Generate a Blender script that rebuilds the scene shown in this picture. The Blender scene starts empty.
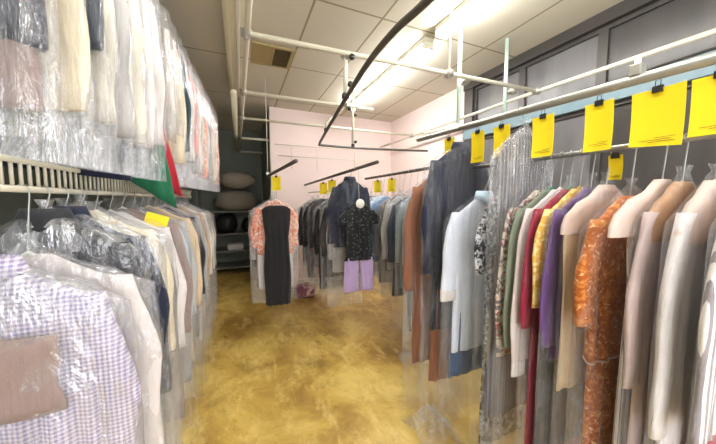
import bpy, math, random
from mathutils import Vector, noise, Matrix
random.seed(11)
sc = bpy.context.scene
COL = sc.collection
PI = math.pi

# ------------------------------------------------------------------ camera
yaw, pit = math.radians(23.2), math.radians(4.56)
cd = bpy.data.cameras.new('camera'); cam = bpy.data.objects.new('camera', cd); COL.objects.link(cam)
cd.sensor_width = 36; cd.lens = 36 * 276 / 716; cd.clip_start = .02; cd.clip_end = 60
cam.location = (0, 0, 1.5); cam.rotation_euler = (PI / 2 - pit, 0, -yaw)
sc.camera = cam

# ------------------------------------------------------------------ materials
def newmat(name):
    m = bpy.data.materials.new(name); m.use_nodes = True
    nt = m.node_tree; nt.nodes.clear()
    out = nt.nodes.new('ShaderNodeOutputMaterial')
    return m, nt, out
def N(nt, t, **kw):
    n = nt.nodes.new(t)
    for k, v in kw.items():
        if hasattr(n, k): setattr(n, k, v)
        else: n.inputs[k].default_value = v
    return n
def rgb(c): return (c[0], c[1], c[2], 1)
def s2l(r, g, b):
    f = lambda v: (v / 255 / 12.92 if v <= 10 else ((v / 255 + .055) / 1.055) ** 2.4)
    return (f(r), f(g), f(b))
def mixcol(nt, fac, a, b):
    n = nt.nodes.new('ShaderNodeMix'); n.data_type = 'RGBA'
    for i, v in ((0, fac), (6, a), (7, b)):
        if hasattr(v, 'is_output'): nt.links.new(v, n.inputs[i])
        elif i == 0: n.inputs[0].default_value = v
        else: n.inputs[i].default_value = rgb(v)
    return n.outputs[2]
def math_n(nt, op, a, b=None, clamp=False):
    n = nt.nodes.new('ShaderNodeMath'); n.operation = op; n.use_clamp = clamp
    for i, v in ((0, a), (1, b)):
        if v is None: continue
        if hasattr(v, 'is_output'): nt.links.new(v, n.inputs[i])
        else: n.inputs[i].default_value = v
    return n.outputs[0]
def ramp(nt, fac, stops):
    r = nt.nodes.new('ShaderNodeValToRGB'); e = r.color_ramp.elements
    while len(e) < len(stops): e.new(.5)
    for i, (p, c) in enumerate(stops):
        e[i].position = p; e[i].color = rgb(c) if isinstance(c, tuple) else (c, c, c, 1)
    nt.links.new(fac, r.inputs[0]); return r.outputs[0]
def coords(nt, scale=(1, 1, 1), rot=(0, 0, 0)):
    tc = nt.nodes.new('ShaderNodeTexCoord'); mp = nt.nodes.new('ShaderNodeMapping')
    mp.inputs['Scale'].default_value = scale; mp.inputs['Rotation'].default_value = rot
    nt.links.new(tc.outputs['Object'], mp.inputs[0]); return mp.outputs[0]
def noise_n(nt, vec, scale, detail=3, rough=.55, dist=0):
    n = N(nt, 'ShaderNodeTexNoise'); n.inputs['Scale'].default_value = scale; n.inputs['Detail'].default_value = detail
    n.inputs['Roughness'].default_value = rough; n.inputs['Distortion'].default_value = dist
    nt.links.new(vec, n.inputs['Vector']); return n.outputs[0]
def wave_n(nt, vec, scale, axis='X', dist=0):
    n = N(nt, 'ShaderNodeTexWave'); n.bands_direction = axis; n.inputs['Scale'].default_value = scale
    n.inputs['Distortion'].default_value = dist; nt.links.new(vec, n.inputs['Vector']); return n.outputs[1]
def bump_n(nt, h, strength, dist=.01):
    b = nt.nodes.new('ShaderNodeBump'); b.inputs['Strength'].default_value = strength; b.inputs['Distance'].default_value = dist
    nt.links.new(h, b.inputs['Height']); return b.outputs[0]
MATS = {}
def solid(name, c, rough=.5, metal=0, var=.08, bump=0, scale=20, spec=.5):
    if name in MATS: return MATS[name]
    m, nt, out = newmat(name); p = N(nt, 'ShaderNodeBsdfPrincipled')
    v = coords(nt); nz = noise_n(nt, v, scale, 4)
    nt.links.new(mixcol(nt, nz, tuple(x * (1 - var) for x in c), tuple(min(1, x * (1 + var)) for x in c)), p.inputs['Base Color'])
    p.inputs['Roughness'].default_value = rough; p.inputs['Metallic'].default_value = metal
    p.inputs['Specular IOR Level'].default_value = spec
    if bump: nt.links.new(bump_n(nt, nz, bump), p.inputs['Normal'])
    nt.links.new(p.outputs[0], out.inputs[0]); MATS[name] = m; return m
def fabric(name, c, pat=None, c2=None, c3=None, sc_=30, rough=.85):
    if name in MATS: return MATS[name]
    m, nt, out = newmat(name); p = N(nt, 'ShaderNodeBsdfPrincipled')
    v = coords(nt); nz = noise_n(nt, v, 9, 4)
    base = mixcol(nt, nz, tuple(x * .86 for x in c), tuple(min(1, x * 1.12) for x in c))
    if pat == 'stripe':
        f = ramp(nt, wave_n(nt, v, sc_, 'X', .3), [(.45, 0.), (.6, 1.)]); base = mixcol(nt, f, base, c2)
    elif pat == 'hstripe':
        f = ramp(nt, wave_n(nt, v, sc_, 'Z', .3), [(.45, 0.), (.6, 1.)]); base = mixcol(nt, f, base, c2)
    elif pat == 'check':
        a = ramp(nt, wave_n(nt, v, sc_, 'X'), [(.4, 0.), (.6, 1.)]); b = ramp(nt, wave_n(nt, v, sc_, 'Z'), [(.4, 0.), (.6, 1.)])
        f = math_n(nt, 'MULTIPLY', math_n(nt, 'ADD', a, b), .5); base = mixcol(nt, f, base, c2)
    elif pat == 'floral':
        f = ramp(nt, noise_n(nt, v, sc_, 3, .6, 1.2), [(.48, 0.), (.56, 1.)]); base = mixcol(nt, f, base, c2)
        if c3:
            f2 = ramp(nt, noise_n(nt, v, sc_ * 1.7, 2, .5, .6), [(.6, 0.), (.66, 1.)]); base = mixcol(nt, f2, base, c3)
    elif pat == 'speck':
        vo = N(nt, 'ShaderNodeTexVoronoi'); vo.inputs['Scale'].default_value = sc_; nt.links.new(v, vo.inputs['Vector'])
        f = ramp(nt, vo.outputs[0], [(.22, 1.), (.34, 0.)]); base = mixcol(nt, f, base, c2)
    nt.links.new(base, p.inputs['Base Color']); p.inputs['Roughness'].default_value = rough
    p.inputs['Sheen Weight'].default_value = .15; p.inputs['Specular IOR Level'].default_value = .3
    h = math_n(nt, 'ADD', math_n(nt, 'MULTIPLY', noise_n(nt, v, 260, 1), .12), noise_n(nt, coords(nt, (16, 16, 3)), 1.6, 3))
    nt.links.new(bump_n(nt, h, .45, .02), p.inputs['Normal'])
    nt.links.new(p.outputs[0], out.inputs[0]); MATS[name] = m; return m
def plastic(name, lo, hi, tint=(.89, .92, .99), stretch=(9, 9, 1.1), crinkle=26, bottom=None):
    m, nt, out = newmat(name)
    v = coords(nt, stretch); vc = coords(nt, (1, 1, .55))
    st = ramp(nt, noise_n(nt, v, 2.2, 5, .62, .6), [(.42, 0.), (.72, 1.)])  # vertical streaks, whitish sheen painted in as film opacity
    cr = noise_n(nt, vc, crinkle, 4, .6, 1.0)
    crl = ramp(nt, cr, [(.52, 0.), (.74, 1.)])
    if bottom:      # the film is crumpled only where it hangs loose below the clothes
        sp = nt.nodes.new('ShaderNodeSeparateXYZ'); nt.links.new(coords(nt), sp.inputs[0])
        mk = ramp(nt, sp.outputs[2], [(bottom[0], 1.), (bottom[1], .12)])
        crl = math_n(nt, 'MULTIPLY', crl, mk); cr = math_n(nt, 'MULTIPLY', cr, mk)
    lw = N(nt, 'ShaderNodeLayerWeight'); lw.inputs[0].default_value = .35
    f = math_n(nt, 'ADD', math_n(nt, 'MULTIPLY', st, (hi - lo)), lo)
    f = math_n(nt, 'ADD', f, math_n(nt, 'MULTIPLY', crl, (hi - lo) * .6))
    f = math_n(nt, 'ADD', f, math_n(nt, 'MULTIPLY', lw.outputs[1], .14), True)
    tr = N(nt, 'ShaderNodeBsdfTransparent'); tr.inputs[0].default_value = (.985, .985, .985, 1)
    gl = N(nt, 'ShaderNodeBsdfGlossy'); gl.inputs['Roughness'].default_value = .16; gl.inputs[0].default_value = (.95, .95, .97, 1)
    di = N(nt, 'ShaderNodeBsdfDiffuse'); di.inputs[0].default_value = rgb(tint)
    tl = N(nt, 'ShaderNodeBsdfTranslucent'); tl.inputs[0].default_value = rgb(tint)
    h = math_n(nt, 'ADD', cr, noise_n(nt, v, 3.0, 4))
    b = bump_n(nt, h, .9, .03)
    for s in (gl, di): nt.links.new(b, s.inputs['Normal'])
    a = N(nt, 'ShaderNodeMixShader'); a.inputs[0].default_value = .45; nt.links.new(di.outputs[0], a.inputs[1]); nt.links.new(tl.outputs[0], a.inputs[2])
    c = N(nt, 'ShaderNodeMixShader'); c.inputs[0].default_value = .5; nt.links.new(a.outputs[0], c.inputs[1]); nt.links.new(gl.outputs[0], c.inputs[2])
    d = N(nt, 'ShaderNodeMixShader'); nt.links.new(f, d.inputs[0]); nt.links.new(tr.outputs[0], d.inputs[1]); nt.links.new(c.outputs[0], d.inputs[2])
    nt.links.new(d.outputs[0], out.inputs[0]); return m
def emit(name, c, s):
    m, nt, out = newmat(name); e = N(nt, 'ShaderNodeEmission'); e.inputs[0].default_value = rgb(c); e.inputs[1].default_value = s
    nt.links.new(e.outputs[0], out.inputs[0]); return m

M_BAG = plastic('clear_film', .012, .2)
M_BAGL = plastic('milky_film', .07, .46)
M_BAGU = plastic('crumpled_film', .07, .42, stretch=(8, 8, 1.0), crinkle=17, bottom=(.22, .42))
M_SCRAP = plastic('loose_film', .12, .5, stretch=(7, 7, 1.6), crinkle=16)
M_BAGF = plastic('folded_film', .1, .5, stretch=(6, 6, 2.2), crinkle=9)
M_PIPE = solid('cream_pipe', s2l(214, 208, 190), .38, 0, .06)
M_TEAL = solid('pale_green_pipe', s2l(190, 212, 200), .4, 0, .05)
M_GALV = solid('galvanised_pipe', s2l(176, 174, 166), .35, .55, .1, scale=60)
M_DARK = solid('dark_steel_rail', s2l(88, 84, 78), .42, .35, .12, scale=40)
M_BLACK = solid('black_plastic', s2l(28, 27, 27), .45)
M_WHITE = solid('white_plastic', s2l(232, 232, 230), .35)
M_WIRE = solid('steel_wire', s2l(170, 170, 168), .3, .7)
M_GWIRE = solid('gold_wire', s2l(190, 160, 70), .35, .5)
M_GREENP = solid('green_plastic', s2l(28, 140, 95), .4)
M_YEL = solid('yellow_paper', s2l(236, 208, 12), .7, 0, .05, scale=8)
M_INK = solid('brown_ink', s2l(120, 92, 20), .8)
M_PAPER = solid('cream_paper', s2l(204, 184, 174), .8, 0, .04, scale=6)
M_KRAFT = solid('kraft_card', s2l(168, 128, 92), .8, 0, .08, scale=6)
M_PINK = solid('pink_paper', s2l(236, 138, 150), .7)

# ------------------------------------------------------------------ mesh helpers
class MB:
    def __init__(s): s.v = []; s.f = []
    def add(s, v, f):
        b = len(s.v); s.v += [tuple(p) for p in v]; s.f += [tuple(b + i for i in q) for q in f]; return s
    def box(s, x0, x1, y0, y1, z0, z1):
        v = [(x, y, z) for x in (x0, x1) for y in (y0, y1) for z in (z0, z1)]
        return s.add(v, [(0, 1, 3, 2), (4, 6, 7, 5), (0, 4, 5, 1), (2, 3, 7, 6), (0, 2, 6, 4), (1, 5, 7, 3)])
    def loft(s, rows, top=True, bot=True, closed=True):
        n = len(rows[0]); v = [p for r in rows for p in r]; f = []
        for i in range(len(rows) - 1):
            for j in range(n if closed else n - 1):
                k = (j + 1) % n; f.append((i * n + j, i * n + k, (i + 1) * n + k, (i + 1) * n + j))
        if top: f.append(tuple(reversed(range(n))))
        if bot: f.append(tuple((len(rows) - 1) * n + j for j in range(n)))
        return s.add(v, f)
    def tube(s, pts, r, n=8, closed=False):
        pts = [Vector(p) for p in pts]; rows = []; m = len(pts); nrm = None
        for i, p in enumerate(pts):
            a = pts[(i - 1) % m] if closed or i else p; b = pts[(i + 1) % m] if closed or i < m - 1 else p
            t = (b - a).normalized()
            if nrm is None: nrm = t.orthogonal().normalized()
            nrm = (nrm - t * nrm.dot(t)).normalized(); bi = t.cross(nrm)
            rr = r[i] if isinstance(r, (list, tuple)) else r
            rows.append([p + (nrm * math.cos(2 * PI * j / n) + bi * math.sin(2 * PI * j / n)) * rr for j in range(n)])
        if closed: rows.append(rows[0]); return s.loft(rows, False, False)
        return s.loft(rows)
    def build(s, name, mat, parent=None, smooth=True, bevel=0, off=(0, 0, 0)):
        me = bpy.data.meshes.new(name)
        me.from_pydata([(x + off[0], y + off[1], z + off[2]) for x, y, z in s.v], [], s.f); me.validate(); me.update()
        o = bpy.data.objects.new(name, me); COL.objects.link(o); me.materials.append(mat)
        if smooth:
            for p in me.polygons: p.use_smooth = True
        if bevel:
            b = o.modifiers.new('bevel', 'BEVEL'); b.width = bevel; b.segments = 2; b.limit_method = 'ANGLE'
        if parent: o.parent = parent
        return o
def curve_pts(pts, n=10):
    """Catmull-Rom through pts"""
    P = [Vector(p) for p in pts]; P = [P[0] * 2 - P[1]] + P + [P[-1] * 2 - P[-2]]; out = []
    for i in range(1, len(P) - 2):
        for k in range(n):
            t = k / n; a, b, c, d = P[i - 1:i + 3]
            out.append(.5 * ((2 * b) + (c - a) * t + (2 * a - 5 * b + 4 * c - d) * t * t + (3 * b - a - 3 * c + d) * t ** 3))
    out.append(P[-2]); return out
def tag(o, label, cat, group=None, kind=None):
    o['label'] = label; o['category'] = cat
    if group: o['group'] = group
    if kind: o['kind'] = kind
    return o
def thing(name, label, cat, loc, group=None, rot=(0, 0, 0)):
    o = bpy.data.objects.new(name, None); COL.objects.link(o); o.location = loc; o.rotation_euler = rot
    o.empty_display_size = .1
    return tag(o, label, cat, group)
def struct(name, mb, mat, label=None, bevel=0):
    o = mb.build(name, mat, smooth=False, bevel=bevel); o['kind'] = 'structure'
    return o

# ------------------------------------------------------------------ the room
XL, XR, YF, YB, YA, ZC = -1.15, 2.75, -2.0, 4.78, 6.7, 3.0
def floor_mat():
    m, nt, out = newmat('worn_ochre_floor'); p = N(nt, 'ShaderNodeBsdfPrincipled'); v = coords(nt)
    a = noise_n(nt, v, 1.6, 6, .62, .6); b = noise_n(nt, coords(nt, (3, 1.2, 1), (0, 0, .5)), 2.2, 7, .72, .35); c = noise_n(nt, v, 9, 6, .7, .2)
    col = ramp(nt, a, [(.34, s2l(150, 116, 52)), (.5, s2l(196, 162, 80)), (.66, s2l(226, 198, 112))])
    col = mixcol(nt, math_n(nt, 'MULTIPLY', ramp(nt, b, [(.5, 0.), (.66, 1.)]), .7), col, s2l(236, 212, 136))
    col = mixcol(nt, math_n(nt, 'MULTIPLY', ramp(nt, c, [(.56, 0.), (.7, 1.)]), .38), col, s2l(138, 106, 52))
    nt.links.new(col, p.inputs['Base Color'])
    nt.links.new(ramp(nt, c, [(.3, .22), (.7, .5)]), p.inputs['Roughness'])
    nt.links.new(bump_n(nt, c, .12, .01), p.inputs['Normal']); nt.links.new(p.outputs[0], out.inputs[0]); return m
def ceil_mat():
    m, nt, out = newmat('ceiling_tiles'); p = N(nt, 'ShaderNodeBsdfPrincipled'); tc = nt.nodes.new('ShaderNodeTexCoord')
    sp = nt.nodes.new('ShaderNodeSeparateXYZ'); nt.links.new(tc.outputs['Object'], sp.inputs[0])
    def seam(o, period, off):
        t = math_n(nt, 'FRACT', math_n(nt, 'DIVIDE', math_n(nt, 'ADD', o, off), period))
        d = math_n(nt, 'MULTIPLY', math_n(nt, 'ABSOLUTE', math_n(nt, 'SUBTRACT', t, .5)), period)   # distance to line at .5
        return math_n(nt, 'LESS_THAN', math_n(nt, 'SUBTRACT', period * .5, d), .009)
    sx = seam(sp.outputs[0], .57, 5.7); sy = seam(sp.outputs[1], 1.14, 11.4 - 1.0)
    s = math_n(nt, 'MAXIMUM', sx, sy)
    nz = noise_n(nt, tc.outputs['Object'], 60, 3, .7); big = noise_n(nt, tc.outputs['Object'], .9, 2)
    base = mixcol(nt, big, s2l(200, 194, 176), s2l(214, 209, 196))
    base = mixcol(nt, math_n(nt, 'MULTIPLY', ramp(nt, nz, [(.6, 0.), (.7, 1.)]), .25), base, s2l(170, 160, 135))
    nt.links.new(mixcol(nt, s, base, s2l(150, 140, 112)), p.inputs['Base Color']); p.inputs['Roughness'].default_value = .9
    h = math_n(nt, 'ADD', math_n(nt, 'MULTIPLY', s, -1.), math_n(nt, 'MULTIPLY', nz, .15))
    nt.links.new(bump_n(nt, h, .4, .01), p.inputs['Normal']); nt.links.new(p.outputs[0], out.inputs[0]); return m
M_WALLP = solid('pinkish_white_paint', s2l(240, 222, 218), .8, 0, .03, scale=3)
M_WALLW = solid('white_wall_paint', s2l(216, 212, 206), .8, 0, .04, scale=3)
M_WALLG = solid('dull_green_grey_paint', s2l(132, 138, 128), .85, 0, .07, scale=3)
M_FRAME = solid('dark_window_frame', s2l(72, 68, 66), .4, .3)
M_SILL = solid('pale_blue_frame', s2l(112, 136, 146), .45)
struct('floor', MB().box(XL - .1, XR + .1, YF - .1, YA + .1, -.1, 0), floor_mat())
struct('ceiling', MB().box(XL - .1, XR + .1, YF - .1, YA + .1, ZC, ZC + .1), ceil_mat())
struct('wall_left', MB().box(XL - .1, XL, YF - .1, YA + .1, 0, ZC), M_WALLG)
struct('wall_back', MB().box(.49, XR + .1, YB, YB + .12, 0, ZC), M_WALLP)
struct('wall_alcove', MB().box(.49, .61, YB + .12, YA, 0, ZC), M_WALLG)
struct('wall_far', MB().box(XL, .61, YA, YA + .1, 0, ZC), M_WALLG)
WY = 2.86      # the shop window ends here, the pinkish wall goes on to the back
struct('wall_right', MB().box(XR, XR + .1, WY, YB, 0, ZC), M_WALLP)
w = MB().box(XR, XR + .1, YF, WY, 0, .5)
struct('wall_right_lower', w, M_WALLW)
# unseen wall behind the camera, wide opening added to let fill light in
w = MB(); w.box(XL, XL + .35, YF - .1, YF, 0, ZC); w.box(XR - .35, XR, YF - .1, YF, 0, ZC); w.box(XL + .35, XR - .35, YF - .1, YF, 2.7, ZC)
struct('wall_front', w, M_WALLW)

# shop window on the right: dark frame members, reflective panes with reflections and dark outdoors painted in grey
def pane_mat(name, c, rough):
    m, nt, out = newmat(name); p = N(nt, 'ShaderNodeBsdfPrincipled'); v = coords(nt)
    nt.links.new(ramp(nt, noise_n(nt, coords(nt, (1, 3, .8)), 1.3, 3), [(.35, tuple(x * .75 for x in c)), (.65, tuple(x * 1.2 for x in c))]), p.inputs['Base Color'])
    p.inputs['Roughness'].default_value = rough; p.inputs['Specular IOR Level'].default_value = .4
    nt.links.new(p.outputs[0], out.inputs[0]); return m
M_PANE = pane_mat('reflection_grey_pane', s2l(104, 102, 104), .3)
M_PANED = pane_mat('dark_reflection_pane', s2l(66, 63, 62), .3)
ys = [-1.95, -.75, .35, 1.38, 2.08, 2.72]
k = 0
for i in range(len(ys) - 1):
    for (z0, z1) in ((.5, 2.28), (2.42, 2.9)):
        k += 1
        fr = MB(); a, b = ys[i], ys[i + 1]
        for bx in ((a, a + .035, z0, z1), (b - .035, b, z0, z1), (a + .035, b - .035, z0, z0 + .035), (a + .035, b - .035, z1 - .035, z1)):
            fr.box(XR + .01, XR + .07, bx[0], bx[1], bx[2], bx[3])
        o = struct('window_%d' % k, fr, M_FRAME)
        pn = MB().box(XR + .035, XR + .045, a + .034, b - .034, z0 + .034, z1 - .034).build('pane', M_PANE if i == 4 or (i == 3) else M_PANED, o, smooth=False)
struct('trim_1', MB().box(XR - .03, XR + .08, YF, WY, 2.28, 2.42), M_SILL)
struct('trim_2', MB().box(XR - .04, XR + .08, YF, WY, 2.9, ZC), M_FRAME)
struct('trim_3', MB().box(XR - .02, XR + .1, 2.72, WY, .5, 2.9), M_FRAME)
struct('baseboard_back', MB().box(.49, XR, YB - .015, YB, 0, .1), M_WALLW)

# ------------------------------------------------------------------ ceiling: vent, strip lights, trough
t = thing('ceiling_vent', 'beige louvred air vent set in the ceiling beside the left pipe', 'vent', (.36, 3.1, ZC - .005))
t['kind'] = 'thing'
M_VENT = solid('tan_vent_enamel', s2l(170, 152, 104), .6); M_VENTD = solid('vent_brown_lining', s2l(84, 70, 44), .8)  # grille and backing are dark brown
f = MB()
for bx in ((-.2, .2, -.21, -.18), (-.2, .2, .18, .21), (-.2, -.17, -.18, .18), (.17, .2, -.18, .18), (-.01, .01, -.18, .18)): f.box(*bx, -.02, .0)
f.build('vent_frame', M_VENT, t, False)
s = MB()
for i in range(9):
    y = -.165 + i * .04
    s.add([(.0, y, -.004), (.17, y, -.004), (.17, y + .026, -.018), (.0, y + .026, -.018), (.0, y, -.001), (.17, y, -.001), (.17, y + .026, -.015), (.0, y + .026, -.015)],
          [(0, 1, 2, 3), (7, 6, 5, 4), (0, 4, 5, 1), (2, 6, 7, 3), (0, 3, 7, 4), (1, 5, 6, 2)])
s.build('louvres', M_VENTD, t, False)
MB().box(-.17, -.01, -.18, .18, -.012, -.002).build('blank_plate', M_VENT, t, False)
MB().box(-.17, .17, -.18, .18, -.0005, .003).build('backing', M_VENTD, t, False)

M_TUBE = emit('fluorescent_tube', (1.0, .985, .95), 25)
M_HOUS = solid('white_enamel_housing', s2l(232, 228, 214), .45)
def strip_light(x, y0, y1, label, group='bare fluorescent strip lights'):
    t = thing('fluorescent_light', label, 'ceiling light', (x, (y0 + y1) / 2, ZC), group); t['kind'] = 'thing'
    h = (y1 - y0) / 2
    b = MB(); b.box(-.055, .055, -h, h, -.05, -.002); b.build('housing', M_HOUS, t, False, .006)
    for sx in (-.036, .036):
        MB().tube([(sx, -h + .03, -.078), (sx, h - .03, -.078)], .0165, 12).build('lamp_tube', M_TUBE, t)
    for sy in (-h + .005, h - .03):
        MB().box(-.058, .058, sy, sy + .025, -.098, -.045).build('lamp_holder', M_HOUS, t, False, .004)
strip_light(1.66, .62, 2.06, 'lit fluorescent strip light nearest on the ceiling, above the window side rack')
strip_light(1.66, 2.2, 4.15, 'lit fluorescent strip light farther back on the ceiling, beyond the bent dark rail')
strip_light(.45, -1.75, -.35, 'added unseen strip light behind the viewpoint, filling the room evenly', None)  # lamp added behind the view to even out the brightness
strip_light(.45, -.2, 1.2, 'added unseen strip light above the viewpoint, brightening the aisle', None)  # lamp added out of view to light the rows from the aisle

M_TRO = solid('cream_trough', s2l(226, 220, 196), .45)
t = thing('cable_trough', 'long cream cable trough under the ceiling beside the upper left clothes', 'trough', (-.01, 2.2, 2.9)); t['kind'] = 'thing'
MB().box(-.062, .058, -1.9, 1.97, .0, .099).build('trough_body', M_TRO, t, False, .004)
MB().box(-.045, -.02, -1.9, 1.97, -.012, .0).build('rib', M_TRO, t, False, .003)
MB().box(.03, .058, -1.9, 1.97, -.016, .0).build('lip', M_HOUS, t, False, .003)

# ------------------------------------------------------------------ overhead pipe frame
t = thing('overhead_pipe_frame', 'cream painted overhead pipe frame with cross pipes hung below the ceiling', 'pipe frame', (.06, 3.0, 2.5)); t['kind'] = 'thing'
F0 = Vector((.06, 3.0, 2.5))
def fp(name, pts, r, mat=M_PIPE): return MB().tube([Vector(p) - F0 for p in pts], r, 10).build(name, mat, t)
fp('long_pipe', [(.09, -1, 2.5), (.075, 1.87, 2.5), (.061, 3.75, 2.5), (.02, 6.3, 2.5)], .017)
fp('long_pipe', [(2.66, .3, 2.5), (2.56, 1.76, 2.5), (2.5, 4.74, 2.5)], .017)
fp('cross_pipe', [(.07, 1.87, 2.5), (2.56, 1.77, 2.5)], .017)
fp('cross_pipe', [(.065, 2.856, 2.5), (1.1, 2.84, 2.5), (1.4, 2.84, 2.5)], .017)
fp('cross_pipe', [(.06, 3.746, 2.5), (2.5, 3.71, 2.5)], .016)
fp('cross_pipe', [(.04, 4.94, 2.5), (.485, 4.93, 2.5)], .02)
fp('cross_pipe', [(.02, 6.3, 2.5), (.485, 6.3, 2.5)], .022)
fp('flat_rail', [(-.015, 2.9, 2.5), (-.02, 6.3, 2.5)], .03, M_TRO)
fp('drop_pipe', [(1.79, 1.94, 2.995), (1.79, 1.94, 2.12)], .017, M_TEAL)
fp('drop_pipe', [(2.34, 1.93, 2.995), (2.34, 1.93, 2.3)], .017, M_TEAL)
fp('drop_pipe', [(1.56, 1.81, 2.995), (1.56, 1.81, 2.5)], .011)
fp('drop_pipe', [(.71, 1.87, 2.5), (.705, 1.87, 2.248)], .015)
fp('drop_pipe', [(1.08, 2.84, 2.5), (.9, 2.84, 2.34), (.856, 2.84, 2.3), (.856, 2.84, 2.25)], .013)
fp('drop_pipe', [(1.42, 3.485, 2.995), (1.42, 3.485, 2.248)], .017)
fp('brace_pipe', [(1.79, 1.94, 2.14), (1.2, 1.64, 1.966)], .012)
fp('drop_pipe', [(.485, 4.72, 2.5), (.485, 4.72, 1.95)], .012)
for x, y, z in ((.07, 1.87, 2.5), (.71, 1.865, 2.5), (1.08, 2.84, 2.5), (1.79, 1.86, 2.5), (2.55, 1.77, 2.5), (.065, 2.856, 2.5), (.06, 3.746, 2.5), (1.56, 1.81, 2.5), (2.34, 1.86, 2.5), (2.5, 3.71, 2.5), (1.79, 1.94, 2.14)):
    m = MB(); c = Vector((x, y, z)) - F0
    m.tube([c + Vector((-.032, 0, 0)), c + Vector((.032, 0, 0))], .024, 10); m.tube([c + Vector((0, -.032, 0)), c + Vector((0, .032, 0))], .024, 10)
    m.tube([c + Vector((.0, 0, -.035)), c + Vector((.0, 0, .03))], .012, 8); m.build('clamp', M_GALV, t)
for x, y, z in ((.735, 1.845, 2.47), (.725, 1.85, 2.29), (1.1, 2.82, 2.46), (1.445, 3.48, 2.62), (1.445, 3.48, 2.27)):
    m = MB(); c = Vector((x, y, z)) - F0
    m.tube([c, c + Vector((.0, -.012, 0)), c + Vector((0, -.02, 0)), c + Vector((0, -.035, 0))], [.008, .008, .02, .02], 10); m.build('clamp_knob', M_BLACK, t)
# thin sway rods along the back wall
for i, (x0, x1, y, z) in enumerate(((.55, 2.4, 4.7, 2.4), (.6, 2.6, 4.7, 2.22))):
    fp('thin_rod', [(x0, y, z), (x1, y, z)], .006)
for x in (.82, 1.25, 1.95): fp('thin_rod', [(x, 4.7, 2.4), (x, 4.7, 2.0)], .005)

# dark bent conveyor rail
t = thing('conveyor_rail', 'dark bent conveyor rail hanging under the cream pipe frame', 'rail', (.7, 1.5, 2.2))
pts = curve_pts([(.75, -.6, 2.2), (.66, .3, 2.2), (.631, .848, 2.2), (.615, 1.05, 2.2), (.63, 1.35, 2.2), (.704, 1.875, 2.2), (.802, 2.538, 2.2), (.92, 3.3, 2.2), (.96, 3.45, 2.2), (1.03, 3.5, 2.2), (1.676, 3.47, 2.2), (2.5, 3.304, 2.2)], 10)
MB().tube([p - Vector((.7, 1.5, 2.2)) for p in pts], .0155, 12).build('rail_tube', M_DARK, t)
for p in ((.704, 1.875, 2.2), (.855, 2.84, 2.2), (1.42, 3.485, 2.2)):
    c = Vector(p) - Vector((.7, 1.5, 2.2)); MB().box(c.x - .018, c.x + .018, c.y - .02, c.y + .02, c.z + .01, c.z + .045).build('hanger_bracket', M_BLACK, t, False, .004)

def rail_thing(name, label, p0, p1, r, mat, extras=(), cat='rail'):
    a, b = Vector(p0), Vector(p1); t = thing(name, label, cat, a)
    MB().tube([Vector((0, 0, 0)), b - a], r, 12).build('rail_tube', mat, t)
    for (u, up, rad) in extras:
        c = (b - a) * u; MB().tube([c + Vector((0, 0, r * .4)), c + Vector((0, 0, up))], rad, 8).build('drop_rod', M_PIPE, t)
        MB().box(c.x - .02, c.x + .02, c.y - .016, c.y + .016, c.z + r * .6, c.z + r + .03).build('bracket', M_GALV, t, False, .004)
    return t
# right rack: conveyor rail over a plain hanging bar
RZ = lambda y: 1.872 + .036 * y          # conveyor height on the right
t = rail_thing('conveyor_rail', 'grey tubular conveyor rail carrying the yellow tags above the right hand clothes', (1.2, -.6, RZ(-.6)), (1.2, 1.7, RZ(1.7)), .0165, M_GALV, ((.478, .07, .009),))
BZ = 1.69
t = rail_thing('hanging_bar', 'slim steel hanging bar below the tagged conveyor rail at right', (1.28, -.6, BZ), (1.28, 1.24, BZ), .011, M_WIRE, ())
rail_thing('conveyor_rail', 'short dark rail in front of the alcove, above the sleeveless black dress', (.41, 2.17, 1.8), (.335, 3.75, 1.8), .016, M_DARK, ((.95, 1.18, .004),))
# back row A and B rails
AZ = lambda y: 1.83 - .0395 * (y - 2.3); AX = lambda y: 1.125 - .0614 * (y - 2.3)
rail_thing('conveyor_rail', 'dark sloping rail above the navy jacket and black blouse', (AX(2.2), 2.2, AZ(2.2)), (AX(4.5), 4.5, AZ(4.5)), .016, M_DARK)
rail_thing('hanging_bar', 'slim bar carrying the grey clothes beside the black blouse', (AX(2.86) + .06, 2.86, 1.62), (AX(4.5) + .06, 4.5, 1.62), .009, M_WIRE)
rail_thing('conveyor_rail', 'dark rail with bare hooks above the far blue and grey clothes', (1.66, 2.02, 1.8), (1.66, 3.6, 1.8), .016, M_DARK)
# left rack: slotted rail made of two bars and rungs
t = thing('slotted_rail', 'white slotted rack rail with close rungs under the upper left bags', 'rack rail', (-.55, .6, 1.53))
M_RACK = solid('ivory_rack_paint', s2l(198, 192, 174), .4)
MB().tube([(0, 0, .078), (0, 3.4, .078)], .0085, 10).build('top_bar', M_RACK, t)
MB().tube([(0, 0, 0), (0, 3.4, 0)], .0095, 10).build('lower_bar', M_RACK, t)
pr = MB().tube([(0, 0, .005), (0, 0, .075)], .0045, 6).build('rung', M_RACK, t); pr.location = (0, .05, 0)
for i in range(1, 95):
    c = pr.copy(); c.location = (0, .05 + i * .035, 0); COL.objects.link(c); c.parent = t
UX = lambda y: -.65 + .065 * (y - .6)
t2 = rail_thing('conveyor_rail', 'grey rail high under the ceiling carrying the upper left bags', (UX(.4), .4, 2.74), (UX(3.75), 3.75, 2.74), .016, M_GALV, ((.02, .25, .008), (.975, .25, .008)))

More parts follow.
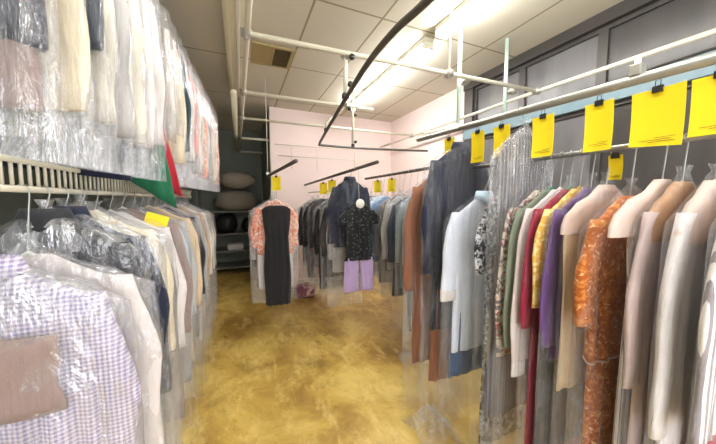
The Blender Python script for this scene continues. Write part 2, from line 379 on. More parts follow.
# ------------------------------------------------------------------ garments
def se(a, p=.72):
    c, s = math.cos(a), math.sin(a)
    return math.copysign(abs(c) ** p, c), math.copysign(abs(s) ** p, s)
def lerp_prof(prof, z):
    for (z0, *a), (z1, *b) in zip(prof, prof[1:]):
        if z <= z0 and z >= z1:
            t = (z0 - z) / max(1e-6, z0 - z1); t = t * t * (3 - 2 * t) if z > -.2 else t
            return [u + (v - u) * t for u, v in zip(a, b)]
    return list(prof[-1][1:])
def shell(prof, nz, n, fold=0., lam=.06, ph=0., skew=0., crinkle=0., seed=0, L=None):
    """rings lofted down the profile [(z, halfwidth, halfdepth)]"""
    z0, z1 = prof[0][0], prof[-1][0]; rows = []
    zs = sorted(set([p[0] for p in prof] + [z0 + (z1 - z0) * i / nz for i in range(nz + 1)]), reverse=True)
    for z in zs:
        hx, hy = lerp_prof(prof, z); fr = min(1, max(0, (-z - .12) / .35)); r = []
        bt = ((z0 - z) / (z0 - z1)) ** 2
        for j in range(n):
            cx, cy = se(2 * PI * j / n); x = cx * hx; y = cy * hy
            y += fold * fr * math.sin(2 * PI * x / lam + ph + .8 * math.sin(z * 4 + ph))
            x += fold * .5 * fr * math.sin(z * 9 + ph + cx * 2)
            if crinkle:
                q = Vector((x * 9 + seed, y * 16, z * 5)); d = noise.noise(q) + .5 * noise.noise(q * 2.7)
                x += d * crinkle * 1.2; y += d * crinkle * (1 if cy > 0 else -1)
            r.append((x, y, z + skew * x * bt))
        rows.append(r)
    return rows
GCOUNT = [0]
def garment(name, cat, label, x, y, neck, railz, rr, mat, W=.2, L=.72, T=.02, sl=.56, collar=None, flare=0., sleeve_flare=0., lower=None,
            bag=None, bagmat=None, skew=0., rot=0., group=None, hang=None, hangrad=.0022, trim=None, buttons=None, lapel=None, cape=None, ticket=None, fold=None, shade=None, straps=False, cuff=None, rx=None, panel=None, bagx=0.):
    GCOUNT[0] += 1; rnd = random.Random(GCOUNT[0] * 7 + 3); ph = rnd.random() * 6
    base = neck - max(L, lower[2] if lower else 0, bag or 0)
    t = thing(name, label, cat, (x, y, base), group, (0, 0, rot)); off = (0, 0, neck - base)
    hm = hang or M_WIRE
    fold = T * .35 if fold is None else fold
    # hanger: hook over the rail, sloping shoulders, bar
    h = railz - neck; R = rr + hangrad + .0015; m = MB(); ro = 0
    hx0 = 0 if rx is None else (rx - x)
    pts = [(0, 0, -.035), (0, 0, 0), (0, 0, min(.03, h * .3)), (hx0 + R, 0, h - R * 1.2), (hx0 + R, 0, h)] + [(hx0 + R * math.cos(a), 0, h + R * math.sin(a)) for a in [PI * k / 6 for k in range(1, 8)]]
    if hang:
        hk = MB().tube(pts, hangrad, 6).build('hook', M_WIRE, t, off=off); hangrad = .0038
    else: m.tube(pts, hangrad, 6)
    hs = min(W - .02, .19)
    if straps: hs = W - .005
    m.tube([(-hs, 0, -.1), (-hs * .5, 0, -.058), (0, 0, .008 if hang else -.03), (hs * .5, 0, -.058), (hs, 0, -.1)], hangrad * 1.6, 6)
    m.tube([(-hs, 0, -.1), (0, 0, -.108), (hs, 0, -.1)], hangrad, 6)
    m.build('hanger', hm, t, off=off)
    # torso
    if straps:
        prof = [(-.035, W * .5, T * .5), (-.05, W * .8, T * .75), (-.08, W, T), (-.2, W * .95, T), (-.38, W * .84, T * .95), (-.5, W * .9, T), (-L, W + flare, T * 1.1)]
    else:
        prof = [(.0, .05, T * .6), (-.018, .075, T * .8), (-.05, .125, T), (-.085, W - .022, T), (-.112, W, T * .95), (-.2, W + .006, T), (-.36, W - .012, T), (-.55, W - .006, T), (-L, W + flare, T)]
        prof = [p for p in prof if p[0] > -L + .03 or p[0] == -L]
    rows = shell(prof, 26, 44, fold, .05 + rnd.random() * .04, ph, skew)
    body = MB().loft(rows).build(cat.replace(' ', '_') + '_body', mat, t, off=off)
    if trim:
        MB().tube(rows[-1], .0035, 6, True).build('hem_trim', trim, t, off=off)
    if sl:
        for s in (-1, 1):
            sr = []
            for i in range(17):
                u = i / 16; z = -.1 - u * sl + (.02 if i == 0 else 0)
                cx = s * (W - .028 + .058 * min(1, u * 2.2) ** .8 - .012 * u)
                hx = (.05 - .012 * u + sleeve_flare * u) * (.75 + .25 * min(1, u * 6)); hy = T * (.92 - .12 * u)
                ring = []
                for j in range(18):
                    a, b = se(2 * PI * j / 18, .85); q = noise.noise(Vector((s * 3 + ph, z * 14, j * .4)))
                    ring.append((cx + a * hx * (1 + .07 * q) + .006 * math.sin(z * 17 + ph), b * hy * (1 + .12 * q), z))
                sr.append(ring)
            so = MB().loft(sr).build('sleeve', mat, t, off=off)
            if cuff:
                cr = [[(p[0] + (p[0] - s * W) * .06, p[1] * 1.06, p[2] + d) for p in sr[-1]] for d in (.055, .05, .002, -.006)]
                MB().loft(cr).build('cuff', cuff, so)
                so.children[0].data.transform(Matrix.Translation(off))
    if collar:
        rows = []
        for (k, hh, e) in ((1.0, -.004, 0), (1.0, .03, 0), (1.12, .034, 0), (1.42, -.006, .02), (1.34, -.012, .02)):
            r = []
            for j in range(28):
                a = 2 * PI * j / 28; c, s_ = math.cos(a), math.sin(a); fr = max(0, -s_) ** 6
                r.append((c * .05 * k, s_ * min(T, .03) * k * .95 - fr * e * .2, hh - fr * e * 1.2))
            rows.append(r)
        MB().loft(rows, False, False).build('collar', collar, t, off=off)
    if lapel:
        m = MB()
        for s in (-1, 1):
            m.add([(s * .05, -T * 1.0, .0), (s * .095, -T * 1.15, -.06), (s * .088, -T * 1.2, -.1), (s * .068, -T * 1.2, -.1), (s * .008, -T * 1.25, -.33), (s * .004, -T * 1.15, -.2),
                   (s * .05, -T * .9, .0), (s * .095, -T * 1.0, -.06), (s * .088, -T * 1.05, -.1), (s * .068, -T * 1.05, -.1), (s * .008, -T * 1.1, -.33), (s * .004, -T * 1.0, -.2)],
                  [(0, 1, 2, 3, 4, 5), (11, 10, 9, 8, 7, 6), (0, 6, 7, 1), (1, 7, 8, 2), (2, 8, 9, 3), (3, 9, 10, 4), (4, 10, 11, 5), (5, 11, 6, 0)])
        m.build('lapel', lapel, t, False, off=off)
    if buttons:
        for i in range(6):
            z = -.1 - i * (L - .16) / 6
            MB().tube([(0, -T * 1.02 - .012, z), (0, -T * .9, z)], .0055, 8).build('button', buttons, t, off=off)
    if panel:
        pm, x0, x1, z0, z1 = panel; rows = []
        for i in range(9):
            z = z0 + (z1 - z0) * i / 8; e = .012 * math.sin(i * 1.1) * (i / 8); th = .012 if 0 < i < 8 else .006
            rows.append([((x0 + x1) / 2 + (x1 - x0) / 2 * cx + e, -T - .02 + cy * th + .005 * math.sin(cx * 5 + i), z) for cx, cy in [se(2 * PI * j / 30) for j in range(30)]])
        MB().loft(rows).build('folded_trousers', pm, t, off=off)
    if lower:
        lm, z0, LL, hw = lower[:4]; lf = lower[4] if len(lower) > 4 else .0; nm = lower[5] if len(lower) > 5 else 'trousers'
        rows = shell([(z0, hw * .86, T * .3), (z0 - .02, hw * .9, T * .42), (min(z0 - .04, -L - .01), hw, T * .5), (min(z0 - .06, -L - .05), hw, T * .7), (-LL, hw + lf, T * .75)], 18, 36, fold, .06, ph + 2, skew)
        if nm == 'trouser_leg':
            for s in (-1, 1):
                lr = shell([(z0, hw * .44, T * .3), (z0 - .02, hw * .46, T * .42), (min(z0 - .04, -L - .01), hw * .47, T * .5), (min(z0 - .06, -L - .05), hw * .48, T * .75), (-LL, hw * .47, T * .8)], 14, 28, fold, .06, ph + s)
                lr = [[(p[0] + s * hw * (.5 + .05 * k / len(lr)), p[1], p[2]) for p in q] for k, q in enumerate(lr)]
                MB().loft(lr).build(nm, lm, t, off=off)
        else: MB().loft(rows).build(nm, lm, t, off=off)
    if cape:
        cm, cw = cape if isinstance(cape, tuple) else (cape, W + .02)
        cp = [(.012, .035, T * .9 + .004), (-.02, .085, T + .004), (-.06, cw * .7, T + .006), (-.1, cw * .93, T + .006), (-.135, cw, T + .006), (-.165, cw + .002, T + .006)]
        MB().loft(shell(cp, 8, 36), False, False).build('paper_cape', cm, t, off=off)
    if ticket:
        tm, tx, tz, tw, th, ang = ticket
        m = MB(); yy = -T - .014
        m.box(-tw / 2, tw / 2, -.0008, .0008, -th, 0); o = m.build('ticket', tm, t, False)
        o.location = (tx, yy, off[2] + tz); o.rotation_euler = (-.35, ang, .25)
    if bag:
        e = .012 if T < .016 else .018; ed = (.005 if T < .016 else .009) + bagx
        bw = max(cape[1] if isinstance(cape, tuple) else 0, W + (.05 if sl else .0), (lower[3] + abs(lower[4] if len(lower) > 4 else 0)) if lower else 0, W + flare)
        bp = [(.062, .024, .016), (.04, .013, .01), (.016, .04, T * .8 + ed * .5), (-.02, .1, T * 1.05 + ed), (-.06, bw * .72, T * 1.1 + ed), (-.115, bw + e * .6, T * 1.12 + ed), (-.2, bw + e, T * 1.12 + ed), (-bag * .6, bw + e, T * 1.12 + ed), (-bag, bw + e * .7, T * 1.0 + ed)]
        cr = min(.0075, ed * .75)
        rows = shell(bp, 34, 56, fold * .6, .07, ph + 1, skew, cr, seed=rnd.random() * 90)
        MB().loft(rows, False, False).build('plastic_bag', bagmat or M_BAG, t, off=off)
    return t

c = s2l
# palette ---------------------------------------------------------------
WHT = fabric('white_cotton', c(214, 208, 208)); PWH = fabric('pinkish_white', c(214, 202, 202)); EGG = fabric('eggshell_cotton', c(208, 204, 192)); CRM = fabric('cream_cotton', c(216, 204, 178))
NAVY = fabric('navy_wool', c(28, 33, 54)); BLK = fabric('black_cloth', c(17, 17, 20)); CHR = fabric('charcoal_wool', c(42, 42, 47)); GRY = fabric('grey_wool', c(118, 116, 118))
LGR = fabric('light_grey', c(172, 170, 170)); TAU = fabric('taupe_cloth', c(142, 122, 118)); TAN = fabric('tan_cloth', c(196, 160, 116)); BEI = fabric('beige_cloth', c(214, 190, 156))
LBL = fabric('light_blue_cotton', c(186, 206, 222)); BLU = fabric('mid_blue_cotton', c(104, 136, 178)); DEN = fabric('denim', c(68, 90, 124)); SLT = fabric('slate_blue', c(56, 66, 82))
BRN = fabric('rust_brown', c(136, 82, 52)); CRI = fabric('crimson_cloth', c(150, 28, 62)); PUR = fabric('purple_silk', c(100, 68, 128), rough=.5); LAV = fabric('lavender_cloth', c(186, 164, 214))
GRN = fabric('green_cloth', c(28, 98, 68)); RED = fabric('red_cloth', c(160, 30, 46)); TEA = fabric('dark_teal', c(44, 66, 76)); SAL = fabric('salmon_pink', c(220, 150, 142)); SAG = fabric('grey_green', c(126, 134, 118)); TLG = fabric('teal_grey', c(138, 152, 162))
GNG = fabric('lavender_gingham', c(206, 200, 210), 'check', c(138, 128, 166), sc_=28)
ORG = fabric('orange_floral', c(172, 88, 26), 'floral', c(206, 130, 62), c(226, 186, 140), sc_=34)
GLD = fabric('gold_floral', c(222, 172, 78), 'floral', c(244, 214, 150), sc_=30); FLO = fabric('grey_floral', c(206, 192, 178), 'floral', c(104, 96, 96), c(178, 46, 56), sc_=30)
BWF = fabric('black_white_floral', c(24, 24, 30), 'floral', c(206, 206, 212), sc_=38); PEA = fabric('peach_print', c(232, 150, 122), 'floral', c(240, 206, 190), c(196, 96, 80), sc_=22)
GST = fabric('grey_white_stripe', c(222, 216, 216), 'stripe', c(140, 132, 136), sc_=14); BLS = fabric('black_sheen', c(26, 28, 32), rough=.4); BKS = fabric('black_speck', c(16, 17, 20), 'speck', c(84, 88, 94), sc_=34, rough=.5)
PRT = fabric('grey_print_band', c(96, 88, 74), 'floral', c(50, 46, 48), sc_=46); MBK = fabric('maroon_floral', c(92, 30, 52), 'floral', c(196, 120, 130), sc_=24)

# right rack --------------------------------------------------------------
GR = 'clothes hanging from the bar at right'
def R(y, mat, name, cat, label, neck=1.545, x=1.28, T=.012, **kw):
    kw.setdefault('group', GR)
    return garment(name, cat, label, x, y, neck, BZ, .011, mat, T=T, rx=1.28, **kw)
R(.262, GST, 'blouse', 'blouse', 'pale grey streaked blouse over a crimson skirt, nearest on the right', L=.66, lower=(CRI, -.5, 1.3, .16, .03, 'skirt'), bag=1.38, T=.015, cape=M_PAPER)
R(.335, WHT, 'robe', 'robe', 'long bright white robe hanging behind the nearest pale grey blouse', L=1.3, sl=.6, T=.017, flare=.01, cape=M_PAPER, bag=1.36)
R(.402, fabric('pale_mauve', c(186, 166, 164)), 'dress', 'dress', 'long mauve taupe dress just behind the white robe', L=1.32, sl=.5, T=.014, flare=.01, cape=M_KRAFT, bag=1.38)
R(.447, GST, 'shirt', 'shirt', 'grey and white striped shirt under a wide cream paper shoulder cover', L=1.25, W=.18, sl=0, T=.012, cape=(M_PAPER, .29), neck=1.555)
R(.525, ORG, 'trouser_suit', 'suit', 'orange brown floral jacket and trousers with pale hem piping', W=.205, L=.57, sl=.33, T=.024, sleeve_flare=.012, trim=M_PAPER, lower=(ORG, -.4, 1.34, .17, .0), bag=1.42, neck=1.515)
R(.597, BEI, 'tunic', 'tunic', 'plain beige tunic with a curved hem behind the orange suit', L=.74, sl=.0, W=.235, T=.013, bag=1.3, hang=M_WHITE, cape=M_PAPER)
R(.647, PUR, 'dress', 'dress', 'purple silk dress beside the beige tunic', L=.66, sl=.5, W=.2, T=.011, bag=1.3)
R(.686, GLD, 'blouse', 'blouse', 'gold flowered blouse over dark trousers', L=.47, sl=.36, T=.012, lower=(CHR, -.3, 1.1, .2), hang=M_GWIRE)
R(.724, CRI, 'dress', 'dress', 'long crimson dress between the gold blouse and a white sleeve', L=1.28, sl=.46, T=.011, bag=1.36, hang=M_GREENP)
R(.762, PWH, 'shirt', 'shirt', 'pinkish white long sleeved shirt next to the crimson dress', L=.72, sl=.68, T=.012, hang=M_WHITE, cuff=WHT)
R(.8, SAG, 'jacket', 'jacket', 'grey green jacket hanging between a white sleeve and a flowered blouse', L=.68, sl=.58, T=.011, hang=M_GREENP)
R(.838, FLO, 'blouse', 'blouse', 'cream and grey flowered blouse with red blooms, next to the tall grey bag', L=.74, sl=.64, T=.011, bag=1.3)
garment('gown', 'gown', 'tall pleated grey gown in milky plastic hung high on the tagged rail', 1.235, .905, 1.81, RZ(.905), .0165, fabric('grey_pleats', c(136, 130, 130), 'stripe', c(96, 94, 100), sc_=16), W=.165, L=1.35, T=.016, sl=0, flare=.03, bag=1.66, bagmat=M_BAGL, rx=1.2, group='bagged clothes hung high on the right rail')
R(.97, BWF, 'dress', 'dress', 'long black and white flowered dress beside the pale blue shirt', x=1.25, W=.165, L=1.3, T=.014, sl=.3, bag=1.42)
R(1.125, fabric('pale_blue_white', c(216, 222, 236)), 'shirt', 'shirt', 'pale blue white shirt over denim trousers with a pink ticket at the collar', neck=1.515, x=1.235, W=.205, L=.84, sl=.44, T=.018, sleeve_flare=.012, collar=LBL, lower=(DEN, -.3, .98, .22), ticket=(M_PINK, .035, -.01, .05, .045, .3), bag=1.22, hang=M_WHITE, cuff=WHT)
garment('coat', 'coat', 'long navy coat in clear plastic at the far end of the right rail', 1.2, 1.275, 1.8, RZ(1.275), .0165, NAVY, W=.195, L=1.06, T=.02, sl=.62, lower=(BRN, -.7, 1.38, .19), collar=NAVY, bag=1.62, rx=1.2, group='bagged clothes hung high on the right rail')
garment('coat', 'coat', 'rust brown coat just behind the navy coat by the aisle', 1.17, 1.42, 1.66, RZ(1.42), .0165, BRN, W=.19, L=1.2, T=.02, sl=.62, bag=1.5, rx=1.2, group='bagged clothes hung high on the right rail')
# yellow tags -------------------------------------------------------------
def yellow_tag(label, y0, y1, ztop, zbot, x=1.2, group='yellow tags clipped to the right rail', lean=0., yaw_=0., curl=.006, slim=False, railz=None, cut=0.):
    yc, wd, ht = (y0 + y1) / 2, abs(y1 - y0), ztop - zbot
    t = thing('paper_tag', label, 'tag', (x, yc, zbot), group, (0, lean, yaw_))
    rows = []; n, mrows = 8, 10
    for side in (0, .0012):
        for i in range(mrows + 1):
            v = i / mrows
            rows.append([(curl * math.sin(v * PI * .9) + .003 * math.sin(j / n * PI) + side, -wd / 2 + wd * j / n, ht * (1 - v) + (cut * (j / n) * v)) for j in range(n + 1)])
    m = MB(); f1 = rows[:mrows + 1]; f2 = rows[mrows + 1:]
    m.loft(f1, False, False, False); b = len(m.v); m.loft(f2, False, False, False)
    W_ = n + 1; edge = [j for j in range(W_)] + [i * W_ + n for i in range(1, mrows + 1)] + [mrows * W_ + j for j in range(n - 1, -1, -1)] + [i * W_ for i in range(mrows - 1, 0, -1)]
    m.f += [(edge[i], edge[(i + 1) % len(edge)], edge[(i + 1) % len(edge)] + b, edge[i] + b) for i in range(len(edge))]
    m.build('card', M_YEL, t, False)
    pm = MB()
    for r_, (a, b2) in enumerate(((.12, .62), (.2, .8), (.12, .5))):
        z = ht * (.1 + .035 * r_); xx = curl * math.sin((1 - z / ht) * PI * .9) - .0006
        pm.box(xx - .0006, xx, -wd / 2 + wd * a, -wd / 2 + wd * b2, z, z + .0014)
    pm.build('printed_line', M_INK, t, False)
    cm = MB(); cm.box(-.004, .005, -.012, .012, ht - .012, ht + .007); cm.tube([(0, -.006, ht + .004), (0, -.006, ht + .024), (0, .006, ht + .024), (0, .006, ht + .004)], .0013, 6)
    cm.build('clip', M_BLACK, t, False)
def tagz(yc): return RZ(yc) - .043
G6 = [('yellow tag at the far end of the right rail, partly behind the navy coat', 1.33, 1.42, .15), ('narrow yellow tag in front of the navy coat', 1.11, 1.197, .165), ('yellow tag half hidden behind the tall grey gown', .957, 1.05, .15),
      ('yellow tag in front of the tall grey gown', .755, .846, .172), ('yellow tag above the gold and purple clothes', .556, .643, .172)]
for lb, a, b, h in G6:
    z = tagz((a + b) / 2); yellow_tag(lb, a, b, z, z - h)
yellow_tag('wide yellow tag with a slanting lower edge above the orange suit', .386, .508, tagz(.44), tagz(.44) - .182, yaw_=.0, cut=.012)
yellow_tag('yellow tag nearest the right edge of the view', .272, .376, tagz(.33), tagz(.32) - .16, x=1.2)
yellow_tag('small yellow tag hanging below the others from the hanging bar', .555, .598, 1.665, 1.575, x=1.28, group=None)

# back rows ---------------------------------------------------------------
# row A
ya = 2.62
garment('blouse', 'blouse', 'shiny black blouse with a round white neck card over lavender trousers', AX(ya) + .03, ya, 1.475, AZ(ya), .016, BKS, W=.15, L=.6, T=.03, sl=.13, sleeve_flare=.02, flare=.02, lower=(LAV, -.575, .93, .165, .0, 'trouser_leg'), bag=None, rx=AX(ya), rot=-.05, group='clothes on the back rail')
bl = [o for o in COL.objects if o.type == 'EMPTY' and o.get('label', '').startswith('shiny black blouse')][0]
m = MB(); rows = []
for rr_, yy in ((.001, -.037), (.04, -.037), (.046, -.034), (.046, -.031), (.001, -.030)):
    rows.append([(math.cos(2 * PI * j / 24) * rr_, yy, .93 + -.012 + math.sin(2 * PI * j / 24) * rr_ * 1.05) for j in range(24)])
m.loft(rows).build('neck_card', M_WHITE, bl)
MB().tube([(-.02, -.036, .9), (0, -.036, .36)], .002, 6).build('placket', BLS, bl)
ya = 2.78
garment('jacket', 'jacket', 'navy jacket with lapels hung high behind the black blouse', AX(ya) + .0, ya, 1.715, AZ(ya), .016, NAVY, W=.185, L=.72, T=.032, sl=.58, collar=NAVY, lapel=SLT, rot=-.1, group='clothes on the back rail', bag=.85)
colsA = [(LGR, 'light grey', 'shirt'), (CHR, 'charcoal', 'suit'), (GRY, 'mid grey', 'coat'), (BLK, 'black', 'coat'), (GRY, 'dull grey', 'dress'), (CHR, 'dark charcoal', 'coat'), (MBK, 'maroon flowered', 'dress'), (BLK, 'deep black', 'dress'), (TAU, 'taupe', 'coat'), (CHR, 'sooty grey', 'jacket'), (LGR, 'pale grey', 'dress')]
ords = ['first', 'second', 'third', 'fourth', 'fifth', 'sixth', 'seventh', 'eighth', 'ninth', 'tenth', 'eleventh', 'twelfth', 'thirteenth', 'fourteenth']
for i, (m_, nm, kd) in enumerate(colsA):
    y = 2.96 + i * .125
    garment(kd, kd, '%s %s, %s behind the navy jacket on the back rail' % (nm, kd, ords[i]), AX(y) + .06 - .035 * (i % 2) - .03, y, 1.475 + .02 * (i % 3), 1.62, .009, m_, W=.16, L=.8 + .1 * ((i * 5) % 4), T=.03, sl=.55, rot=.05 * ((i % 3) - 1), bag=1.2, rx=AX(y) + .06, bagmat=M_BAG if i % 2 else M_BAGL, group='clothes on the back rail')
# row B
colsB = [(TLG, 'teal grey', 'coat'), (LGR, 'silver grey', 'dress'), (TLG, 'misty grey', 'shirt'), (SLT, 'slate blue', 'suit'), (LGR, 'light grey', 'shirt'), (BLK, 'black', 'jacket'), (GRY, 'ash grey', 'suit'), (BLU, 'mid blue', 'shirt'), (LBL, 'sky blue', 'shirt'), (BLU, 'clear blue', 'blouse'), (LBL, 'pale blue', 'blouse'), (GRY, 'grey', 'coat')]
for i, (m_, nm, kd) in enumerate(colsB):
    y = 2.14 + i * .115
    garment(kd, kd.replace('_', ' '), '%s %s in film, %s from the near end of the window side back rail' % (nm, kd.replace('_', ' '), ords[i]), 1.66 + .015 * ((i * 3) % 4 - 1.5), y, 1.53 + .012 * (i % 3), 1.8, .016, m_, W=.185, L=[1.28, 1.2, .95, 1.05, .8, .85, 1.0, .78, .74, .8, .75, 1.05][i], T=.027, sl=.58, rot=.04 * ((i % 3) - 1), bag=1.4 if i < 4 else 1.15, rx=1.66, bagmat=M_BAGL if i in (0, 2, 5) else M_BAG, group='clothes on the far rail by the window wall')
for lb, x, y, z, g in (('yellow tag left of the navy jacket on the back rail', AX(3.3), 3.3, 1.752, None), ('yellow tag beside it on the back rail, nearer the alcove', AX(3.62), 3.62, 1.738, None), ('left of two yellow tags on the rail with bare hooks', 1.66, 3.22, 1.757, None), ('right of two yellow tags on the rail with bare hooks', 1.66, 2.86, 1.757, None)):
    yellow_tag(lb, y - .05, y + .05, z - .008, z - .16, x=x, group=None, yaw_=1.2)
# row D: the black dress in front of the alcove
yd = 3.1; dx = lambda y: .41 - .0475 * (y - 2.17)
garment('dress', 'dress', 'long sleeveless black dress hanging in front of the alcove', dx(yd) + .0, yd, 1.475, 1.8, .016, fabric('soft_black', c(34, 33, 36)), W=.15, L=1.13, T=.03, fold=.013, sl=0, straps=True, flare=-.01, rot=-.12, group='clothes on the short rail')
garment('blouse', 'blouse', 'peach print blouse whose sleeves show either side of the black dress', dx(3.225), 3.225, 1.49, 1.8, .016, PEA, W=.195, L=.6, T=.026, sl=.42, rot=-.12, group='clothes on the short rail', lower=(WHT, -.45, 1.0, .19), bag=1.15)
garment('shirt', 'shirt', 'pale white shirt in plastic behind the peach blouse', dx(3.36), 3.36, 1.49, 1.8, .016, WHT, W=.2, L=.9, T=.026, sl=.58, rot=-.12, group='clothes on the short rail', bag=1.2, bagmat=M_BAGL)
garment('dress', 'dress', 'cream dress in plastic at the back of the short rail', dx(3.5), 3.5, 1.48, 1.8, .016, CRM, W=.19, L=1.05, T=.026, sl=.5, rot=-.12, group='clothes on the short rail', bag=1.2)
yellow_tag('yellow tag on the short rail above the black dress', 3.02, 3.11, 1.75, 1.6, x=dx(3.065), group=None, yaw_=1.25)

# left lower row ----------------------------------------------------------
GL = 'clothes on the lower left rack'
def Lg(y, mat, name, cat, label, neck=1.435, x=-.55, T=.028, **kw):
    kw.setdefault('group', GL); kw.setdefault('bagmat', M_BAGL)
    return garment(name, cat, label, x, y, neck, 1.53, .0095, mat, T=T, rx=-.55, **kw)
Lg(.95, GNG, 'shirt', 'shirt', 'lavender and white gingham shirt in plastic, nearest and lowest on the left', neck=1.33, L=.95, sl=.62, W=.205, collar=GNG, buttons=M_WHITE, bag=1.15, T=.03, panel=(TAU, -.2, .135, -.16, -.36), bagmat=M_BAGF, bagx=.018, hang=M_WHITE, x=-.56)
Lg(1.07, fabric('off_white_cotton', c(204, 196, 194)), 'shirt', 'shirt', 'off white shirt showing between the gingham shirt and the dark grey jacket', L=.8, sl=.6, W=.225, bag=1.1, T=.02, neck=1.345, bagmat=M_BAGF, hang=M_WHITE)
Lg(1.16, CHR, 'jacket', 'jacket', 'dark grey jacket whose shoulder shows above the gingham shirt', L=.8, sl=.62, W=.185, collar=CHR, lapel=GRY, bag=1.1, T=.028, bagmat=M_BAGF, neck=1.44, hang=M_WHITE)
Lg(1.262, NAVY, 'suit', 'suit', 'navy suit with slate trousers just behind the dark grey jacket', L=.75, sl=.6, W=.215, collar=NAVY, lower=(SLT, -.4, 1.2, .2), bag=1.28, T=.03, bagmat=M_BAGF, neck=1.445, hang=M_WHITE)
Lg(1.368, CRM, 'blouse', 'blouse', 'cream blouse rounded out by its plastic cover on the left rack', L=.75, sl=.5, W=.215, bag=1.2, T=.034, neck=1.46, bagmat=M_BAGF, hang=M_WHITE)
lrow = [(GRY, 'grey', 'suit'), (WHT, 'white', 'shirt'), (TAU, 'mushroom', 'dress'), (LBL, 'icy blue', 'shirt'), (LGR, 'silvery grey', 'dress'), (BEI, 'sand', 'coat'), (WHT, 'bright white', 'blouse'), (CHR, 'charcoal', 'coat'), (LGR, 'dove grey', 'shirt'), (CRM, 'ivory', 'dress'), (TAN, 'tan', 'coat'), (WHT, 'chalk white', 'shirt'), (GRY, 'stone grey', 'dress'), (CRM, 'buff', 'coat'), (LGR, 'pearl grey', 'blouse'), (TAN, 'camel', 'coat')]
for i, (m_, nm, kd) in enumerate(lrow):
    y = 1.478 + i * .147
    tk = (M_YEL, .16, -.03, .1, .085, .35) if i == 2 else None
    Lg(y, m_, kd, kd.replace('_', ' '), '%s %s on the lower left rack, %s behind the cream blouse' % (nm, kd.replace('_', ' '), ords[i] if i < 14 else ['fifteenth', 'sixteenth'][i - 14]) + (', yellow ticket' if tk else ''), neck=1.435 + .01 * (i % 3),
       L=[1.15, .82, 1.2, .82, 1.15, 1.1, .8, 1.05, .85, 1.2, 1.1, .85, 1.2, 1.1, .8, 1.15][i], sl=.6, W=.205 + .008 * ((i * 7) % 3), bag=1.3 if kd in ('dress', 'coat', 'trouser_suit') else 1.15, T=.033, ticket=tk, bagmat=M_BAG if i % 3 else M_BAGL, rot=.03 * ((i % 3) - 1), hang=M_WHITE)
# left upper row ----------------------------------------------------------
GU = 'bagged clothes on the upper left rail'
def Ug(y, mat, name, cat, label, neck=2.6, x=0, T=.03, bag=.98, skew=-.12, **kw):
    kw.setdefault('group', GU); kw.setdefault('bagmat', M_BAGU)
    return garment(name, cat, label, UX(y) + x, y, neck, 2.74, .016, mat, T=T, bag=bag, skew=skew, rx=UX(y), **kw)
Ug(.9, NAVY, 'jacket', 'jacket', 'dark navy jacket over taupe trousers at the top left corner', W=.22, L=.75, sl=.0, lower=(TAU, -.6, .89, .2), T=.03, skew=0, bag=.96, x=.01)
Ug(1.0, CRM, 'robe', 'robe', 'pale cream robe next behind the dark navy jacket, upper left', W=.2, L=.84, sl=.76, T=.02, flare=.01)
Ug(1.08, SLT, 'jacket', 'jacket', 'dark slate jacket showing as a strip between two pale garments, upper left', W=.205, L=.62, sl=.56, T=.016)
urow = [(1.17, EGG, 'creamy', 'robe', .82, {}), (1.28, LGR, 'silver grey', 'dress', .84, {}), (1.4, EGG, 'eggshell', 'robe', .84, dict(lower=(NAVY, -.6, 1.0, .2, .0, 'under_skirt'))), (1.52, WHT, 'pure white', 'dress', .84, {}), (1.65, WHT, 'plain white', 'shirt', .8, {}), (1.785, GRN, 'green', 'dress', .955, dict(bag=.6)), (1.935, RED, 'red hemmed', 'dress', .955, dict(bag=.6)), (2.07, CRM, 'vanilla', 'robe', .84, {}), (2.2, TEA, 'dark teal', 'jacket', .74, {}), (2.32, WHT, 'clean white', 'blouse', .8, {}), (2.44, SAL, 'salmon pink', 'blouse', .74, {}), (2.56, WHT, 'chalk white', 'robe', .86, {}), (2.68, EGG, 'oatmeal', 'blouse', .8, {}), (2.8, PEA, 'peach print', 'dress', .88, {}), (2.928, WHT, 'snow white', 'shirt', .8, {}), (3.056, LGR, 'pale grey', 'coat', .86, {}), (3.172, PWH, 'blush white', 'blouse', .8, {}), (3.29, CRM, 'ivory', 'dress', .88, {}), (3.42, WHT, 'milk white', 'shirt', .84, {}), (3.55, PEA, 'faded peach', 'dress', .9, {})]
for i, (y, m_, nm, kd, L_, kw) in enumerate(urow):
    sk = -.75 if nm == 'green' else -.5 if nm == 'red hemmed' else -.12
    kw = dict(kw); kw.setdefault('bag', .98)
    tk = (M_YEL, .12, -.05, .08, .045, .3) if i == 14 else None
    Ug(y, m_, kd, kd, '%s %s on the upper left rail, %s behind the slate jacket' % (nm, kd, (ords + ['fifteenth', 'sixteenth', 'seventeenth', 'eighteenth', 'nineteenth', 'twentieth'])[i]) + (', with yellow ticket' if tk else ''), W=.195 if L_ < .95 else .17, L=L_, flare=0 if L_ < .95 else .085, sl=L_ - .07 if L_ < .95 else 0, skew=sk, rot=.025 * ((i % 3) - 1), ticket=tk, T=.034, **kw)

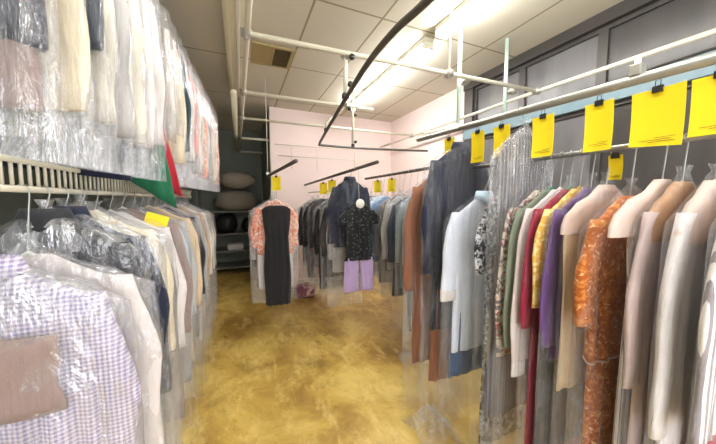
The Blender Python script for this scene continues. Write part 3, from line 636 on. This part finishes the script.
# ------------------------------------------------------------------ alcove shelves and bundles
t = thing('storage_shelf', 'grey metal shelf unit at the back of the dark alcove', 'shelf', (-.15, 6.3, 0))
M_SH = solid('grey_shelf_steel', s2l(120, 118, 112), .5, .2)
for z in (.12, .45, .8, 1.25): MB().box(-.6, .6, -.25, .3, z, z + .03).build('shelf_board', M_SH, t, False, .004)
for x in (-.6, .57):
    for y in (-.25, .27): MB().box(x, x + .03, y, y + .03, 0, 1.9).build('post', M_SH, t, False)
def bundle(name, label, loc, size, mat, seed):
    m = MB(); rows = []; nn = 20
    for i in range(13):
        a = PI * i / 12; r = []
        for j in range(nn):
            b = 2 * PI * j / nn; p = Vector((math.sin(a) ** .7 * math.cos(b), math.sin(a) ** .7 * math.sin(b), math.copysign(abs(math.cos(a)) ** .8, math.cos(a))))
            k_ = 1 + .16 * noise.noise(p * 2.1 + Vector((seed, 0, 0))); r.append((p.x * size[0] * k_, p.y * size[1] * k_, max(-size[2], p.z * size[2] * k_) + size[2]))
        rows.append(r)
    o = m.loft(rows).build(name, mat); o.location = loc; return tag(o, label, 'bundle')
M_BUN = fabric('dull_beige_bundle', c(176, 164, 148)); M_BUN2 = fabric('dull_grey_bundle', c(150, 140, 128))
bundle('laundry_bundle', 'big beige laundry bundle on the alcove shelf, lower of two', (-.05, 6.2, 1.285), (.4, .22, .2), M_BUN2, 3)
bundle('laundry_bundle', 'pale beige laundry bundle resting on top of another in the alcove', (-.02, 6.2, 1.73), (.33, .2, .17), M_BUN, 8)
bundle('black_sack', 'black sack on the middle alcove shelf', (-.25, 6.2, .835), (.2, .2, .19), M_BLACK, 1)
bundle('black_sack', 'second black sack beside the white folded linen in the alcove', (.2, 6.2, .835), (.17, .2, .15), M_BLACK, 5)
bundle('print_bundle', 'maroon and pink print bundle on the floor under the back rail', (.9, 4.2, 0), (.19, .15, .1), fabric('pink_maroon_print', c(122, 70, 84), 'floral', c(208, 168, 168), sc_=8), 4)
o = MB().box(-.15, .15, -.15, .15, 0, .12).build('folded_linen', WHT, None, True, .03); o.location = (-.1, 6.2, .485); tag(o, 'white folded linen on the lower alcove shelf', 'linen')

# crumpled film on the floor under the right rack
def scrap(label, loc, size, seed):
    m = MB(); n = 16; v = []; f = []
    for i in range(n + 1):
        for j in range(n + 1):
            x = (i / n - .5) * 2; y = (j / n - .5) * 2; p = Vector((x * 1.6 + seed, y * 1.6, seed))
            e = max(0, 1 - (x * x + y * y) * .6)
            v.append((x * size[0] * (1 + .25 * noise.noise(p * 1.3)), y * size[1] * (1 + .25 * noise.noise(p * 1.3 + Vector((5, 5, 0)))), .003 + e * size[2] * (.5 + abs(noise.noise(p * 1.9)) * 1.3)))
    for i in range(n):
        for j in range(n): a = i * (n + 1) + j; f.append((a, a + 1, a + n + 2, a + n + 1))
    o = m.add(v, f).build('plastic_scrap', M_SCRAP); o.location = loc; return tag(o, label, 'plastic scrap', 'crumpled film on the floor')
scrap('crumpled clear film on the floor below the navy coat', (1.1, 1.36, 0), (.13, .14, .12), 2.3)
scrap('crumpled film on the floor under the tall grey gown', (1.12, 1.06, 0), (.1, .09, .12), 6.1)
scrap('flat scrap of film lying in the aisle beside the brown coat', (1.5, 2.12, 0), (.16, .1, .02), 9.4)

# ------------------------------------------------------------------ light and output
w = bpy.data.worlds.new('world'); sc.world = w; w.use_nodes = True
bg = w.node_tree.nodes['Background']; bg.inputs[0].default_value = (.95, .97, 1, 1); bg.inputs[1].default_value = 1.9
sc.view_settings.view_transform = 'Standard'; sc.view_settings.look = 'None'; sc.view_settings.gamma = 1; sc.view_settings.use_curve_mapping = False
sc.view_settings.exposure = 1.36
sc.cycles.use_denoising = True
sc.cycles.max_bounces = 10; sc.cycles.diffuse_bounces = 5; sc.cycles.transparent_max_bounces = 40
sc.cycles.sample_clamp_indirect = 6
